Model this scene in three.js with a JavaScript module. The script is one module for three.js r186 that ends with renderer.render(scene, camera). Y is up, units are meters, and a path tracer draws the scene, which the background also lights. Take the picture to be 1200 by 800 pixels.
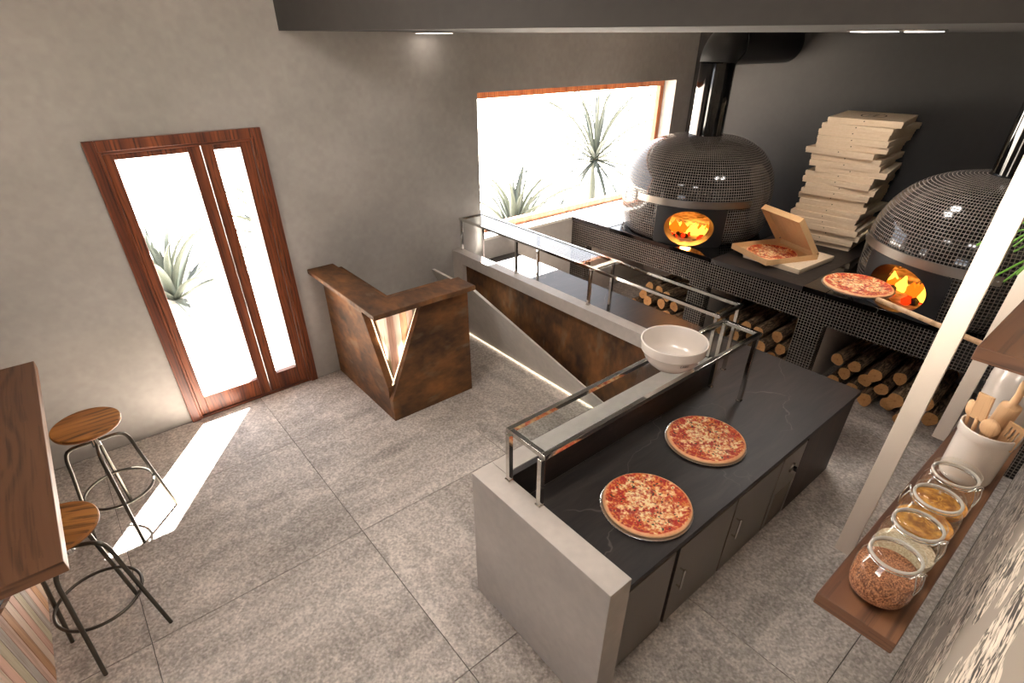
import * as THREE from 'three';
import { RoundedBoxGeometry } from 'three/addons/geometries/RoundedBoxGeometry.js';
import { mergeGeometries } from 'three/addons/utils/BufferGeometryUtils.js';
import { RectAreaLightUniformsLib } from 'three/addons/lights/RectAreaLightUniformsLib.js';
RectAreaLightUniformsLib.init();

// ---------------------------------------------------------------- camera, sky, sun, exposure
const scene = new THREE.Scene();
const EYE = new THREE.Vector3(0, 2.66, 0), F = 625.46, PITCH = 32.763 * Math.PI / 180, YAW = 39.651 * Math.PI / 180;
const FWD = new THREE.Vector3(Math.sin(YAW) * Math.cos(PITCH), -Math.sin(PITCH), -Math.cos(YAW) * Math.cos(PITCH));
const RIGHT = new THREE.Vector3(Math.cos(YAW), 0, Math.sin(YAW)), DOWN = new THREE.Vector3().crossVectors(FWD, RIGHT);
const camera = new THREE.PerspectiveCamera(2 * Math.atan(450 / F) * 180 / Math.PI, 1200 / 900, 0.02, 200);
camera.position.copy(EYE);
camera.lookAt(EYE.clone().add(FWD));
camera.setViewOffset(1200, 900, 0, 0, 1200, 800);   // the picture is the upper 800 rows of a 4:3 frame

const renderer = new THREE.WebGLRenderer({ antialias: true });
renderer.toneMapping = THREE.LinearToneMapping;
renderer.toneMappingExposure = 2.4;
renderer.shadowMap.enabled = true;

const SUN = new THREE.Vector3(0.465, 1, -0.62);
scene.background = new THREE.Color(0.97, 1.0, 1.08);   // bright hazy sky
scene.backgroundIntensity = 2.4;
const sun = new THREE.DirectionalLight(0xfffaf4, 78);
sun.name = 'sun';
sun.position.copy(SUN).multiplyScalar(12).add(new THREE.Vector3(3, 0, -3));
sun.target.position.set(3, 0, -3);
sun.castShadow = true;
sun.shadow.mapSize.set(4096, 4096);
Object.assign(sun.shadow.camera, { left: -9, right: 9, top: 9, bottom: -9, near: 1, far: 40 });
scene.add(sun, sun.target);

// ---------------------------------------------------------------- helpers
const PI = Math.PI, V3 = (x, y, z) => new THREE.Vector3(x, y, z);
const ray = (u, v) => FWD.clone().addScaledVector(RIGHT, (u - 600) / F).addScaledVector(DOWN, (v - 450) / F);   // the direction of a photo pixel
const atY = (u, v, y) => { const d = ray(u, v); return EYE.clone().addScaledVector(d, (y - EYE.y) / d.y); };
let seed = 7;
const rnd = () => { seed = (seed * 1664525 + 1013904223) >>> 0; return seed / 4294967296; };
const rr = (a, b) => a + (b - a) * rnd();
const mix = (a, b, t) => a + (b - a) * t, clamp = (x, a = 0, b = 1) => Math.min(b, Math.max(a, x));
const sstep = (a, b, x) => { const t = clamp((x - a) / (b - a)); return t * t * (3 - 2 * t); };
const hash = (x, y, s) => { let h = (x * 374761393 + y * 668265263 + s * 2147483647) | 0; h = Math.imul(h ^ (h >>> 13), 1274126177); h ^= h >>> 16; return (h >>> 0) / 4294967296; };
function noise(x, y, px, py, s) {   // value noise that repeats every px, py cells
  const xi = Math.floor(x), yi = Math.floor(y), fx = x - xi, fy = y - yi, u = fx * fx * (3 - 2 * fx), v = fy * fy * (3 - 2 * fy);
  const m = (a, n) => ((a % n) + n) % n, x0 = m(xi, px), x1 = m(xi + 1, px), y0 = m(yi, py), y1 = m(yi + 1, py);
  return mix(mix(hash(x0, y0, s), hash(x1, y0, s), u), mix(hash(x0, y1, s), hash(x1, y1, s), u), v);
}
function fbm(u, v, fx, fy, oct, s) {
  let a = 0, w = 0.5, t = 0;
  for (let i = 0; i < oct; i++) { a += w * noise(u * fx, v * fy, fx, fy, s + i * 17); t += w; w *= 0.5; fx *= 2; fy *= 2; }
  return a / t;
}
function tex(w, h, fn, srgb = true) {
  const d = new Uint8Array(w * h * 4);
  for (let y = 0; y < h; y++) for (let x = 0; x < w; x++) {
    const c = fn(x / w, y / h, x, y), i = (y * w + x) * 4;
    if (typeof c === 'number') { d[i] = d[i + 1] = d[i + 2] = clamp(c, 0, 255); d[i + 3] = 255; } else { d[i] = clamp(c[0], 0, 255); d[i + 1] = clamp(c[1], 0, 255); d[i + 2] = clamp(c[2], 0, 255); d[i + 3] = c.length > 3 ? c[3] : 255; }
  }
  const t = new THREE.DataTexture(d, w, h, THREE.RGBAFormat);
  t.wrapS = t.wrapT = THREE.RepeatWrapping; t.magFilter = THREE.LinearFilter; t.minFilter = THREE.LinearFilter;
  if (srgb) t.colorSpace = THREE.SRGBColorSpace;
  t.needsUpdate = true;
  return t;
}
const lerp3 = (a, b, t) => [mix(a[0], b[0], t), mix(a[1], b[1], t), mix(a[2], b[2], t)];
const taken = new Map();
function numbered(name) { const n = taken.get(name) ?? 0; taken.set(name, n + 1); return n ? name + '_' + String(n).padStart(3, '0') : name; }
function shade(o) { o.castShadow = true; o.receiveShadow = true; return o; }
function thing(name, label, category, [x, y, z] = [0, 0, 0], turn = 0, group) {
  const o = new THREE.Group(); o.name = numbered(name); o.position.set(x, y, z); o.rotation.y = turn;
  o.userData = { label, category }; if (group) o.userData.group = group;
  scene.add(o); return o;
}
function part(parent, name, geo, m, label) {
  const o = shade(new THREE.Mesh(geo, m)); o.name = name; parent.add(o);
  if (label) o.userData.label = label;
  return o;
}
function copy(o, label) { const c = o.clone(); c.name = numbered(o.name.replace(/_\d{3}$/, '')); c.userData = { ...o.userData }; if (label) c.userData.label = label; scene.add(c); return c; }
function struct(name, geo, m, label) {
  const o = geo ? shade(new THREE.Mesh(geo, m)) : new THREE.Group();
  o.name = name; o.userData = { kind: 'structure', label }; scene.add(o); return o;
}
// uv in metres times s, on the plane each face lies in; the texture's u runs along the grain axis
function boxUV(g, s = 1, grain = null, ou = 0, ov = 0) {
  if (g.index) g = g.toNonIndexed();
  const p = g.attributes.position, uv = new Float32Array(p.count * 2), a = V3(), b = V3(), c = V3();
  for (let i = 0; i < p.count; i += 3) {
    a.fromBufferAttribute(p, i); b.fromBufferAttribute(p, i + 1); c.fromBufferAttribute(p, i + 2);
    const n = b.clone().sub(a).cross(c.clone().sub(a)), ax = Math.abs(n.x), ay = Math.abs(n.y), az = Math.abs(n.z);
    let e = ay >= ax && ay >= az ? ['x', 'z'] : ax >= az ? ['z', 'y'] : ['x', 'y'];
    if (grain && e[1] === grain) e = [e[1], e[0]];
    for (let k = 0; k < 3; k++) { const q = [a, b, c][k]; uv[(i + k) * 2] = q[e[0]] * s + ou; uv[(i + k) * 2 + 1] = q[e[1]] * s + ov; }
  }
  g.setAttribute('uv', new THREE.BufferAttribute(uv, 2));
  return g;
}
// a box given by its ends; r rounds the edges
function bx(x0, x1, y0, y1, z0, z1, r = 0) {
  const w = x1 - x0, h = y1 - y0, d = z1 - z0;
  const g = r ? new RoundedBoxGeometry(w, h, d, 1, Math.min(r, w * 0.45, h * 0.45, d * 0.45)) : new THREE.BoxGeometry(w, h, d);
  g.translate((x0 + x1) / 2, (y0 + y1) / 2, (z0 + z1) / 2);
  return g;
}
const ub = (x0, x1, y0, y1, z0, z1, r = 0.003, s = 1, grain = null, ou = 0, ov = 0) => boxUV(bx(x0, x1, y0, y1, z0, z1, r), s, grain, ou, ov);
const merge = (...gs) => mergeGeometries(gs.map((g) => { const q = g.index ? g.toNonIndexed() : g; for (const k of Object.keys(q.attributes)) if (!['position', 'normal', 'uv'].includes(k)) q.deleteAttribute(k); return q; }));
const poly = (pts) => { const s = new THREE.Shape(); pts.forEach(([x, y], i) => (i ? s.lineTo(x, y) : s.moveTo(x, y))); s.closePath(); return s; };
const extrude = (shape, depth, bevel = 0, seg = 12) => new THREE.ExtrudeGeometry(shape, { depth, bevelEnabled: bevel > 0, bevelSize: bevel, bevelThickness: bevel, bevelSegments: 1, curveSegments: seg });
const lathe = (pts, seg = 48) => new THREE.LatheGeometry(pts.map(([x, y]) => new THREE.Vector2(x, y)), seg);
const tube = (pts, r, seg = 24, rad = 8, closed = false) => new THREE.TubeGeometry(new THREE.CatmullRomCurve3(pts.map((p) => V3(...p)), closed, 'centripetal'), seg, r, rad, closed);
function bar(a, b, r, rad = 12) {   // a round bar between two points
  const A = V3(...a), B = V3(...b), d = B.clone().sub(A), g = new THREE.CylinderGeometry(r, r, d.length(), rad);
  g.applyQuaternion(new THREE.Quaternion().setFromUnitVectors(V3(0, 1, 0), d.normalize()));
  g.translate((A.x + B.x) / 2, (A.y + B.y) / 2, (A.z + B.z) / 2);
  return g;
}
function areaLight(w, h, color, intensity, at, towards, parent = scene) {
  const l = new THREE.RectAreaLight(color, intensity, w, h); l.name = 'light'; l.position.set(...at); parent.add(l); l.lookAt(...towards); return l;
}

// ---------------------------------------------------------------- textures
const T = {};
T.plaster = tex(512, 512, (u, v) => { const n = fbm(u, v, 4, 4, 5, 11), f = fbm(u, v, 64, 64, 2, 12); const k = 232 + (n - 0.5) * 46 + (f - 0.5) * 14; return [k, k * 0.99, k * 0.975]; });
function stone(s) {
  return tex(768, 768, (u, v, x, y) => {
    const wu = u + 0.06 * (fbm(u, v, 3, 3, 3, s + 5) - 0.5), wv = v + 0.10 * (fbm(u, v, 3, 3, 3, s + 6) - 0.5);
    const cloud = fbm(wu, wv, 2, 5, 4, s), streak = fbm(wu, wv, 3, 22, 3, s + 1), grain = fbm(u, v, 130, 130, 2, s + 2), px = hash(x, y, s + 9);
    const ridge = 1 - Math.abs(2 * fbm(wu, wv, 3, 4, 4, s + 3) - 1), vein = Math.pow(ridge, 26);
    const k = 0.5 + (cloud - 0.5) * 0.6 + (streak - 0.5) * 0.5 + (grain - 0.5) * 0.85 + (px - 0.5) * 0.14 + vein * 0.24;
    return lerp3([136, 130, 124], [228, 221, 214], clamp(k));
  });
}
T.stone = [stone(21), stone(121), stone(221)];
T.stoneBump = tex(768, 768, (u, v) => 255 * clamp(0.5 + (fbm(u, v, 120, 120, 3, 31) - 0.5) * 1.3 + (fbm(u, v, 20, 20, 3, 32) - 0.5) * 0.5), false);
function wood(dark, mid, light, s, fine = 90, rings = 9) {
  return tex(512, 512, (u, v) => {
    const wv = v + 0.02 * (fbm(u, v, 2, 3, 3, s) - 0.5);
    const r = fbm(u, wv, 1, rings, 3, s + 1), f = fbm(u, wv, 2, fine, 2, s + 2), band = 0.5 + 0.5 * Math.sin(2 * PI * (wv * rings * 2 + 2.2 * fbm(u, wv, 2, 4, 2, s + 3)));
    const pores = fbm(u, v, 5, 200, 1, s + 4);
    let c = lerp3(mid, light, clamp(r * 1.5 - 0.35));
    c = lerp3(c, dark, clamp((band - 0.6) * 0.55 * (0.4 + 1.2 * r) + (f - 0.5) * 1.1 + (pores > 0.72 ? 0.25 : 0)));
    return c;
  });
}
T.walnut = wood([58, 36, 25], [104, 68, 46], [136, 95, 66], 41);
T.doorwood = wood([30, 11, 4], [92, 42, 20], [142, 76, 40], 51, 70, 14);
T.rustic = wood([52, 26, 8], [146, 88, 36], [196, 134, 66], 61, 44, 5);
T.windowwood = wood([84, 36, 16], [170, 92, 50], [214, 136, 84], 52, 70, 14);
T.darkwood = wood([24, 14, 9], [48, 29, 19], [66, 42, 28], 71);
T.pale = wood([172, 152, 136], [220, 206, 194], [240, 230, 220], 81, 40, 3);
T.beech = wood([176, 132, 92], [214, 172, 128], [232, 198, 158], 91, 50, 4);
T.corten = tex(512, 512, (u, v) => {
  const a = fbm(u, v, 5, 3, 5, 101), b = fbm(u, v, 9, 6, 4, 102), c = fbm(u, v, 40, 22, 3, 103), g = fbm(u, v, 14, 6, 4, 104);
  let k = lerp3([52, 34, 20], [126, 82, 42], clamp((a - 0.5) * 1.9 + 0.5 + (c - 0.5) * 0.5));
  k = lerp3(k, [160, 104, 54], clamp((b - 0.58) * 3) * 0.6);
  return lerp3(k, [124, 116, 102], clamp((g - 0.62) * 4) * 0.55);
});
T.marble = tex(1024, 1024, (u, v) => {
  const wu = u + 0.05 * (fbm(u, v, 4, 4, 4, 111) - 0.5), wv = v + 0.07 * (fbm(u, v, 4, 4, 4, 112) - 0.5);
  const st = fbm(wu, wv, 5, 40, 4, 113), cl = fbm(wu, wv, 3, 5, 4, 114), fine = fbm(wu, wv, 14, 160, 2, 117);
  const c = lerp3([25, 20, 18], [55, 46, 42], clamp(0.40 + (st - 0.5) * 0.9 + (cl - 0.5) * 0.5 + (fine - 0.5) * 0.5));
  const w = fbm(u, v, 5, 5, 5, 115) - 0.5, line = (a, b, o, k) => { const d = Math.abs((((a * u + b * v + k * w + o) % 1) + 1.5) % 1 - 0.5); return Math.exp(-Math.pow(d / 0.0045, 2)); };
  const mask = sstep(0.45, 0.62, fbm(u, v, 4, 4, 3, 118)), m2 = sstep(0.45, 0.6, fbm(u, v, 3, 6, 3, 119));
  return lerp3(c, [150, 140, 133], clamp(line(1, 2, 0.2, 0.5) * mask + line(2, -1, 0.55, 0.4) * m2 + line(1, 1, 0.8, 0.9) * mask * 0.6) * 0.42);
});
const mosaicAt = (u, v) => { const x = (u * 8) % 1, y = (v * 8) % 1, e = Math.min(x, 1 - x, y, 1 - y); return sstep(0.085, 0.13, e); };
T.mosaic = tex(256, 256, (u, v) => { const t = mosaicAt(u, v), id = hash(Math.floor(u * 8), Math.floor(v * 8), 131), g = 96 + 26 * fbm(u, v, 32, 32, 2, 132); return lerp3([g, g * 0.91, g * 0.83], [13 + 10 * id, 12 + 9 * id, 12 + 8 * id], t); });
T.mosaicRough = tex(256, 256, (u, v) => 255 * mix(0.85, 0.07, mosaicAt(u, v)), false);
T.mosaicBump = tex(256, 256, (u, v) => 255 * mosaicAt(u, v), false);
T.bark = tex(512, 256, (u, v) => {
  const wv = v + 0.05 * (fbm(u, v, 6, 4, 3, 141) - 0.5), r = 1 - Math.abs(2 * fbm(u, wv, 5, 12, 4, 142) - 1), k = fbm(u, v, 24, 20, 3, 143);
  return lerp3(lerp3([186, 156, 122], [122, 98, 74], clamp(k * 1.4 - 0.2)), [44, 33, 23], Math.pow(r, 6) * 0.9);
});
T.barkBump = tex(512, 256, (u, v) => { const wv = v + 0.05 * (fbm(u, v, 6, 4, 3, 141) - 0.5), r = 1 - Math.abs(2 * fbm(u, wv, 5, 12, 4, 142) - 1); return 255 * (1 - Math.pow(r, 4)); }, false);
T.cut = tex(256, 256, (u, v) => {
  const dx = u - 0.5, dy = v - 0.48, r = Math.hypot(dx, dy), a = Math.atan2(dy, dx), w = r + 0.02 * fbm((a + PI) / (2 * PI), r, 6, 3, 3, 151);
  const rings = 0.5 + 0.5 * Math.sin(w * 150), rays = fbm((a + PI) / (2 * PI), r, 60, 2, 2, 152);
  const c = lerp3([196, 146, 92], [152, 102, 58], rings * 0.5 + (rays - 0.5) * 0.7);
  return lerp3(c, [120, 70, 44], Math.pow(clamp(1 - r * 7), 2) * 0.6);
});
T.card = tex(256, 256, (u, v) => { const k = fbm(u, v, 6, 60, 3, 161) * 0.6 + fbm(u, v, 40, 40, 2, 162) * 0.4; return lerp3([206, 181, 150], [226, 206, 178], k); });
T.pizza = tex(768, 768, (u, v) => {
  const dx = u - 0.5, dy = v - 0.5, r = Math.hypot(dx, dy) * 2, a = (Math.atan2(dy, dx) + PI) / (2 * PI);
  const n1 = fbm(u, v, 10, 10, 4, 171), n2 = fbm(u, v, 24, 24, 4, 172), n3 = fbm(u, v, 50, 50, 3, 173), n4 = fbm(u, v, 16, 16, 3, 174), n5 = fbm(u, v, 7, 7, 3, 177);
  const rim = r + 0.05 * (fbm(a, 0.5, 14, 1, 3, 175) - 0.5);
  let c = lerp3([170, 26, 18], [214, 84, 30], clamp(n2 * 2.2 - 0.6));
  c = lerp3(c, [132, 14, 22], clamp((n4 - 0.58) * 6) * 0.75);
  c = lerp3(c, [232, 156, 70], clamp((n3 - 0.5) * 5 + (n5 - 0.5) * 2) * 0.75);
  const star = 0.5 + 0.5 * Math.cos(a * 2 * PI * 9 + 5 * n1), cheese = clamp(((n1 * 0.6 + n2 * 0.55) - 0.36 - r * 0.26 + star * 0.12 * (1 - r)) * 5);
  c = lerp3(c, [250, 228, 176], cheese * clamp(n3 * 2.0 - 0.15) * 0.95);
  const ol = fbm(u, v, 34, 34, 2, 176);
  if (ol > 0.765 && r < 0.86) c = lerp3(c, [40, 44, 18], 0.85);
  const crust = sstep(0.925, 0.965, rim);
  return lerp3(c, lerp3([232, 150, 104], [246, 198, 146], n2), crust);
});
T.pizzaBump = tex(512, 512, (u, v) => 255 * clamp(0.6 * fbm(u, v, 18, 18, 4, 172) + 0.4 * fbm(u, v, 50, 50, 2, 173)), false);
T.fireStone = tex(256, 256, (u, v) => { const a = fbm(u, v, 22, 22, 3, 181), b = fbm(u, v, 12, 12, 3, 182); let c = lerp3([118, 108, 96], [216, 204, 186], clamp(a * 1.8 - 0.35)); return lerp3(c, [58, 51, 44], clamp((b - 0.56) * 9) * 0.8); });
T.mural = tex(1024, 1024, (u, v) => {
  const wu = u + 0.06 * (fbm(u, v, 4, 4, 3, 191) - 0.5), wv = v + 0.05 * (fbm(u, v, 5, 5, 3, 192) - 0.5);
  const strokes = fbm(wu, wv, 16, 44, 3, 193), big = fbm(wu, wv, 3, 5, 3, 194), lines = 1 - Math.abs(2 * fbm(wu, wv, 7, 18, 4, 195) - 1), patch = fbm(u, v, 3, 4, 2, 196);
  let c = lerp3([196, 182, 165], [222, 210, 194], fbm(u, v, 20, 20, 3, 197));
  c = lerp3(c, [34, 29, 24], clamp((strokes - 0.52) * 10) * clamp(big * 4 - 1.1) * 0.92);
  c = lerp3(c, [24, 20, 17], Math.pow(lines, 22) * 0.9);
  return lerp3(c, [142, 131, 120], sstep(0.63, 0.64, patch));
});
T.grain = tex(256, 256, (u, v) => { const a = fbm(u, v, 60, 60, 2, 201), b = fbm(u, v, 30, 30, 2, 202); return lerp3([96, 54, 34], [206, 142, 100], clamp(a * 1.7 - 0.3 + (b - 0.5) * 0.5)); });
T.oats = tex(256, 256, (u, v) => lerp3([176, 154, 124], [226, 208, 180], clamp(fbm(u, v, 36, 36, 3, 211) * 1.6 - 0.3)));
T.pasta = tex(256, 256, (u, v) => lerp3([150, 86, 22], [232, 166, 70], clamp(fbm(u, v, 20, 20, 3, 221) * 1.8 - 0.4)));
T.concrete = tex(256, 256, (u, v) => { const k = 150 + 60 * (fbm(u, v, 8, 8, 5, 231) - 0.5) + 30 * (fbm(u, v, 60, 60, 2, 232) - 0.5); return [k, k * 0.97, k * 0.92]; });
T.gravel = tex(512, 512, (u, v) => { const k = 205 + 70 * (fbm(u, v, 70, 70, 3, 241) - 0.5) + 30 * (fbm(u, v, 6, 6, 3, 242) - 0.5); return [k, k * 0.96, k * 0.9]; });

// ---------------------------------------------------------------- materials
const rep2 = (t, a, b) => { const c = t.clone(); c.repeat.set(a, b); c.needsUpdate = true; return c; };
const std = (o) => new THREE.MeshStandardMaterial(o), phys = (o) => new THREE.MeshPhysicalMaterial(o);
const M = {
  wall: std({ color: 0xb0aca8, map: T.plaster, roughness: 0.85 }),
  wallDark: std({ color: 0x333130, map: T.plaster, roughness: 0.8 }),
  ceiling: std({ color: 0xb4afaa, map: T.plaster, roughness: 0.9 }),
  soffit: std({ color: 0x3c3937, map: T.plaster, roughness: 0.9 }),
  partition: std({ color: 0xc6beb7, map: T.plaster, roughness: 0.55 }),
  white: std({ color: 0xece8e2, map: T.plaster, roughness: 0.5 }),
  mural: std({ map: T.mural, roughness: 0.9 }),
  grout: std({ color: 0x4c4640, roughness: 0.95 }),
  stone: T.stone.map((t) => std({ map: t, color: 0xf4efea, roughness: 0.62, bumpMap: T.stoneBump, bumpScale: 0.003 })),
  doorwood: std({ map: T.doorwood, roughness: 0.42 }),
  windowwood: std({ map: T.windowwood, roughness: 0.45 }),
  walnut: std({ map: T.walnut, roughness: 0.45 }),
  rustic: std({ map: T.rustic, roughness: 0.5 }),
  darkwood: std({ map: T.darkwood, roughness: 0.5 }),
  beech: std({ map: T.beech, roughness: 0.55 }),
  planks: [0xfbeee2, 0xecc7b8, 0xd6d6be, 0xc6c5c2, 0xf0d6ca, 0xe2b992].map((c) => std({ map: T.pale, color: c, roughness: 0.6 })),
  corten: std({ map: T.corten, roughness: 0.8 }),
  marble: std({ map: T.marble, roughness: 0.5 }),
  granite: std({ color: 0x0c0b0b, roughness: 0.06 }),
  blackGap: std({ color: 0x0d0c0b, roughness: 0.7 }),
  mosaic: std({ map: T.mosaic, roughnessMap: T.mosaicRough, roughness: 1, bumpMap: T.mosaicBump, bumpScale: 0.0006 }),
  steel: std({ color: 0x9b938a, metalness: 1, roughness: 0.34 }),
  door: std({ color: 0x8b837a, metalness: 0.85, roughness: 0.36 }),
  chrome: std({ color: 0xd8d6d2, metalness: 1, roughness: 0.06 }),
  post: std({ color: 0xb9aea3, metalness: 0.9, roughness: 0.42 }),
  stoolMetal: std({ color: 0x5c5850, metalness: 0.9, roughness: 0.35 }),
  blackPipe: std({ color: 0x080808, roughness: 0.05 }),
  blackMatte: std({ color: 0x0b0b0b, roughness: 0.55 }),
  plate: std({ color: 0x100f0f, roughness: 0.45 }),
  glass: phys({ color: 0xffffff, roughness: 0.0, transmission: 1, thickness: 0, ior: 1.5 }),
  guardGlass: phys({ color: 0xeef4f4, roughness: 0.0, transmission: 1, thickness: 0, ior: 1.3 }),
  jarGlass: phys({ color: 0xfbfdfc, roughness: 0.0, transmission: 1, thickness: 0, ior: 1.5 }),
  rubber: std({ color: 0xbfb7ad, roughness: 0.6 }),
  ceramic: phys({ color: 0xd8cec4, roughness: 0.22, clearcoat: 0.6, clearcoatRoughness: 0.1 }),
  card: std({ map: T.card, roughness: 0.85 }),
  cardInner: std({ map: T.card, color: 0xf2d8b4, roughness: 0.85 }),
  pizza: std({ map: T.pizza, roughness: 0.55, bumpMap: T.pizzaBump, bumpScale: 0.004 }),
  crust: std({ color: 0xe0ae84, roughness: 0.7 }),
  pan: std({ color: 0xc8c8c6, metalness: 0.9, roughness: 0.25 }),
  bark: std({ map: T.bark, roughness: 0.95, bumpMap: T.barkBump, bumpScale: 0.008 }),
  cut: std({ map: T.cut, roughness: 0.85 }),
  fireStone: std({ map: T.fireStone, roughness: 0.8 }),
  vault: std({ map: rep2(T.fireStone, 6, 1), roughness: 0.85, side: THREE.DoubleSide }),
  concrete: std({ map: T.concrete, roughness: 0.9 }),
  leaf: std({ color: 0x5d8f2c, roughness: 0.5 }),
  agave: std({ color: 0x3a4037, roughness: 0.6 }),
  gravel: std({ map: T.gravel, roughness: 0.95 }),
  grain: std({ map: rep2(T.grain, 3, 1.5), roughness: 0.9 }),
  oats: std({ map: rep2(T.oats, 3, 1.5), roughness: 0.9 }),
  pasta: std({ map: T.pasta, roughness: 0.7 }),
  led: std({ color: 0xfff1d0, emissive: 0xffe6c0, emissiveIntensity: 1.0, roughness: 0.5 }),
  lamp: std({ color: 0xffffff, emissive: 0xfff4ea, emissiveIntensity: 1.2, roughness: 0.5 }),
  ember: std({ color: 0x401004, emissive: 0xff2a06, emissiveIntensity: 0.9, roughness: 0.9 }),
  flameRed: std({ color: 0x702000, emissive: 0xff5a0c, emissiveIntensity: 1.1, roughness: 1 }),
  flameYellow: std({ color: 0x906000, emissive: 0xffb03a, emissiveIntensity: 1.5, roughness: 1 }),
};

// ---------------------------------------------------------------- room shell
const D = -4.431, E = 6.6, ZR = 0.10, XL = -2.6, CEIL = 3.25, OUT = D - 0.24;
const WIN = { x0: 3.261, x1: 6.254, y0: 0.924, y1: 2.262 }, DOOR = { x0: 0.30, x1: 1.235, y1: 2.07 };
{
  const floor = struct('floor', bx(XL - 0.3, E + 0.3, -0.2, -0.012, OUT, ZR + 0.3), M.grout, 'floor of large grey textured stone tiles');
  const gx = [], gz = [];
  for (let k = -4; k < 8; k++) gx.push(0.779 + 1.2 * k);
  for (let k = -3; k < 5; k++) gz.push(-2.453 + 1.177 * k);
  let n = 0;
  for (let i = 0; i < gx.length - 1; i++) for (let j = 0; j < gz.length - 1; j++) {
    const x0 = Math.max(gx[i], XL) + 0.002, x1 = Math.min(gx[i + 1], E) - 0.002, z0 = Math.max(gz[j], D) + 0.002, z1 = Math.min(gz[j + 1], ZR) - 0.002;
    if (x1 - x0 < 0.05 || z1 - z0 < 0.03) continue;
    const rot = (i * 7 + j * 3) % 4 < 2, g = boxUV(bx(x0, x1, -0.012, 0, z0, z1, 0.0015), 1 / 1.5, rot ? 'z' : 'x', rnd(), rnd());
    part(floor, n ? 'floor_tile_' + String(n).padStart(3, '0') : 'floor_tile', g, M.stone[(i * 5 + j * 2) % 3]);
    n++;
  }
}
struct('wall_left', boxUV(merge(
  bx(XL, DOOR.x0, 0, CEIL, OUT, D), bx(DOOR.x0, DOOR.x1, DOOR.y1, 2.6, D - 0.09, D), bx(DOOR.x0, DOOR.x1, 2.6, CEIL, OUT, D), bx(DOOR.x1, WIN.x0, 0, CEIL, OUT, D),
  bx(WIN.x0, WIN.x1, 0, WIN.y0 - 0.03, OUT, D), bx(WIN.x0, WIN.x1, WIN.y1, CEIL, OUT, D), bx(WIN.x1, E, 0, CEIL, OUT, D)), 0.4), M.wall, 'greige plaster wall with the glazed door and the wide window');
struct('wall_back', boxUV(bx(E, E + 0.25, 0, CEIL, OUT, ZR + 0.25), 0.4), M.wallDark, 'dark charcoal plaster wall behind the ovens');
struct('wall_right', boxUV(bx(XL, E, 0, CEIL, ZR, ZR + 0.25), 1.9), M.mural, 'wall with a black and cream bark-like mural beside the shelves');
const W2 = { z0: -2.1, z1: -0.4, y0: 0.9, y1: 2.2 };
struct('wall_front', boxUV(merge(bx(XL - 0.25, XL, 0, CEIL, OUT, W2.z0), bx(XL - 0.25, XL, 0, CEIL, W2.z1, ZR + 0.25), bx(XL - 0.25, XL, 0, W2.y0, W2.z0, W2.z1), bx(XL - 0.25, XL, W2.y1, CEIL, W2.z0, W2.z1)), 0.4), M.wall, 'greige plaster wall beyond the walnut table');
{
  const c = struct('ceiling', boxUV(bx(XL - 0.25, E + 0.25, CEIL, CEIL + 0.25, OUT, ZR + 0.25), 0.4), M.ceiling, 'plain plaster ceiling');
  const g = extrude(poly([[1.58, -D], [3.35, -D], [6.37, 1.31], [E, 1.07], [E, -ZR], [3.36, -ZR], [3.08, 0.65]]), CEIL - 2.717);
  g.rotateX(-PI / 2); g.translate(0, 2.717, 0);
  part(c, 'soffit', boxUV(g, 0.4), M.soffit, 'angular dropped plaster soffit');
}
{ // outside: gravel, the pier beside the door
  struct('exterior_ground', boxUV(merge(bx(-30, 40, -0.25, -0.05, -50, OUT), bx(-30, XL - 0.25, -0.25, -0.05, OUT, 20)), 0.35), M.gravel, 'pale gravel ground outside');
  struct('exterior_pier', boxUV(bx(1.26, 1.62, -0.05, CEIL, OUT - 0.47, OUT), 0.4), M.wall, 'plaster pier outside beside the door');
}
// sill of the window
struct('trim_1', ub(WIN.x0, WIN.x1, WIN.y0 - 0.03, WIN.y0, OUT, D, 0.002, 1.2, 'x'), M.white, 'pale stone window sill');

// window
{
  const w = struct('window_1', null, null, 'wide window with a reddish wooden frame'), z0 = OUT + 0.005, z1 = OUT + 0.07, f = 0.068;
  const wd = (a, n, grain) => part(w, n, ub(...a, 0.003, 1.6, grain, rnd(), rnd()), M.windowwood);
  wd([WIN.x0, WIN.x1, WIN.y1 - f, WIN.y1, z0, z1], 'top_rail', 'y'); wd([WIN.x0, WIN.x1, WIN.y0, WIN.y0 + f, z0, z1], 'bottom_rail', 'y');
  wd([WIN.x0, WIN.x0 + f, WIN.y0 + f, WIN.y1 - f, z0, z1], 'stile', 'y'); wd([WIN.x1 - f, WIN.x1, WIN.y0 + f, WIN.y1 - f, z0, z1], 'stile', 'y');
  part(w, 'pane', new THREE.PlaneGeometry(WIN.x1 - WIN.x0 - 2 * f, WIN.y1 - WIN.y0 - 2 * f).translate((WIN.x0 + WIN.x1) / 2, (WIN.y0 + WIN.y1) / 2, (z0 + z1) / 2), M.glass);
}
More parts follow.
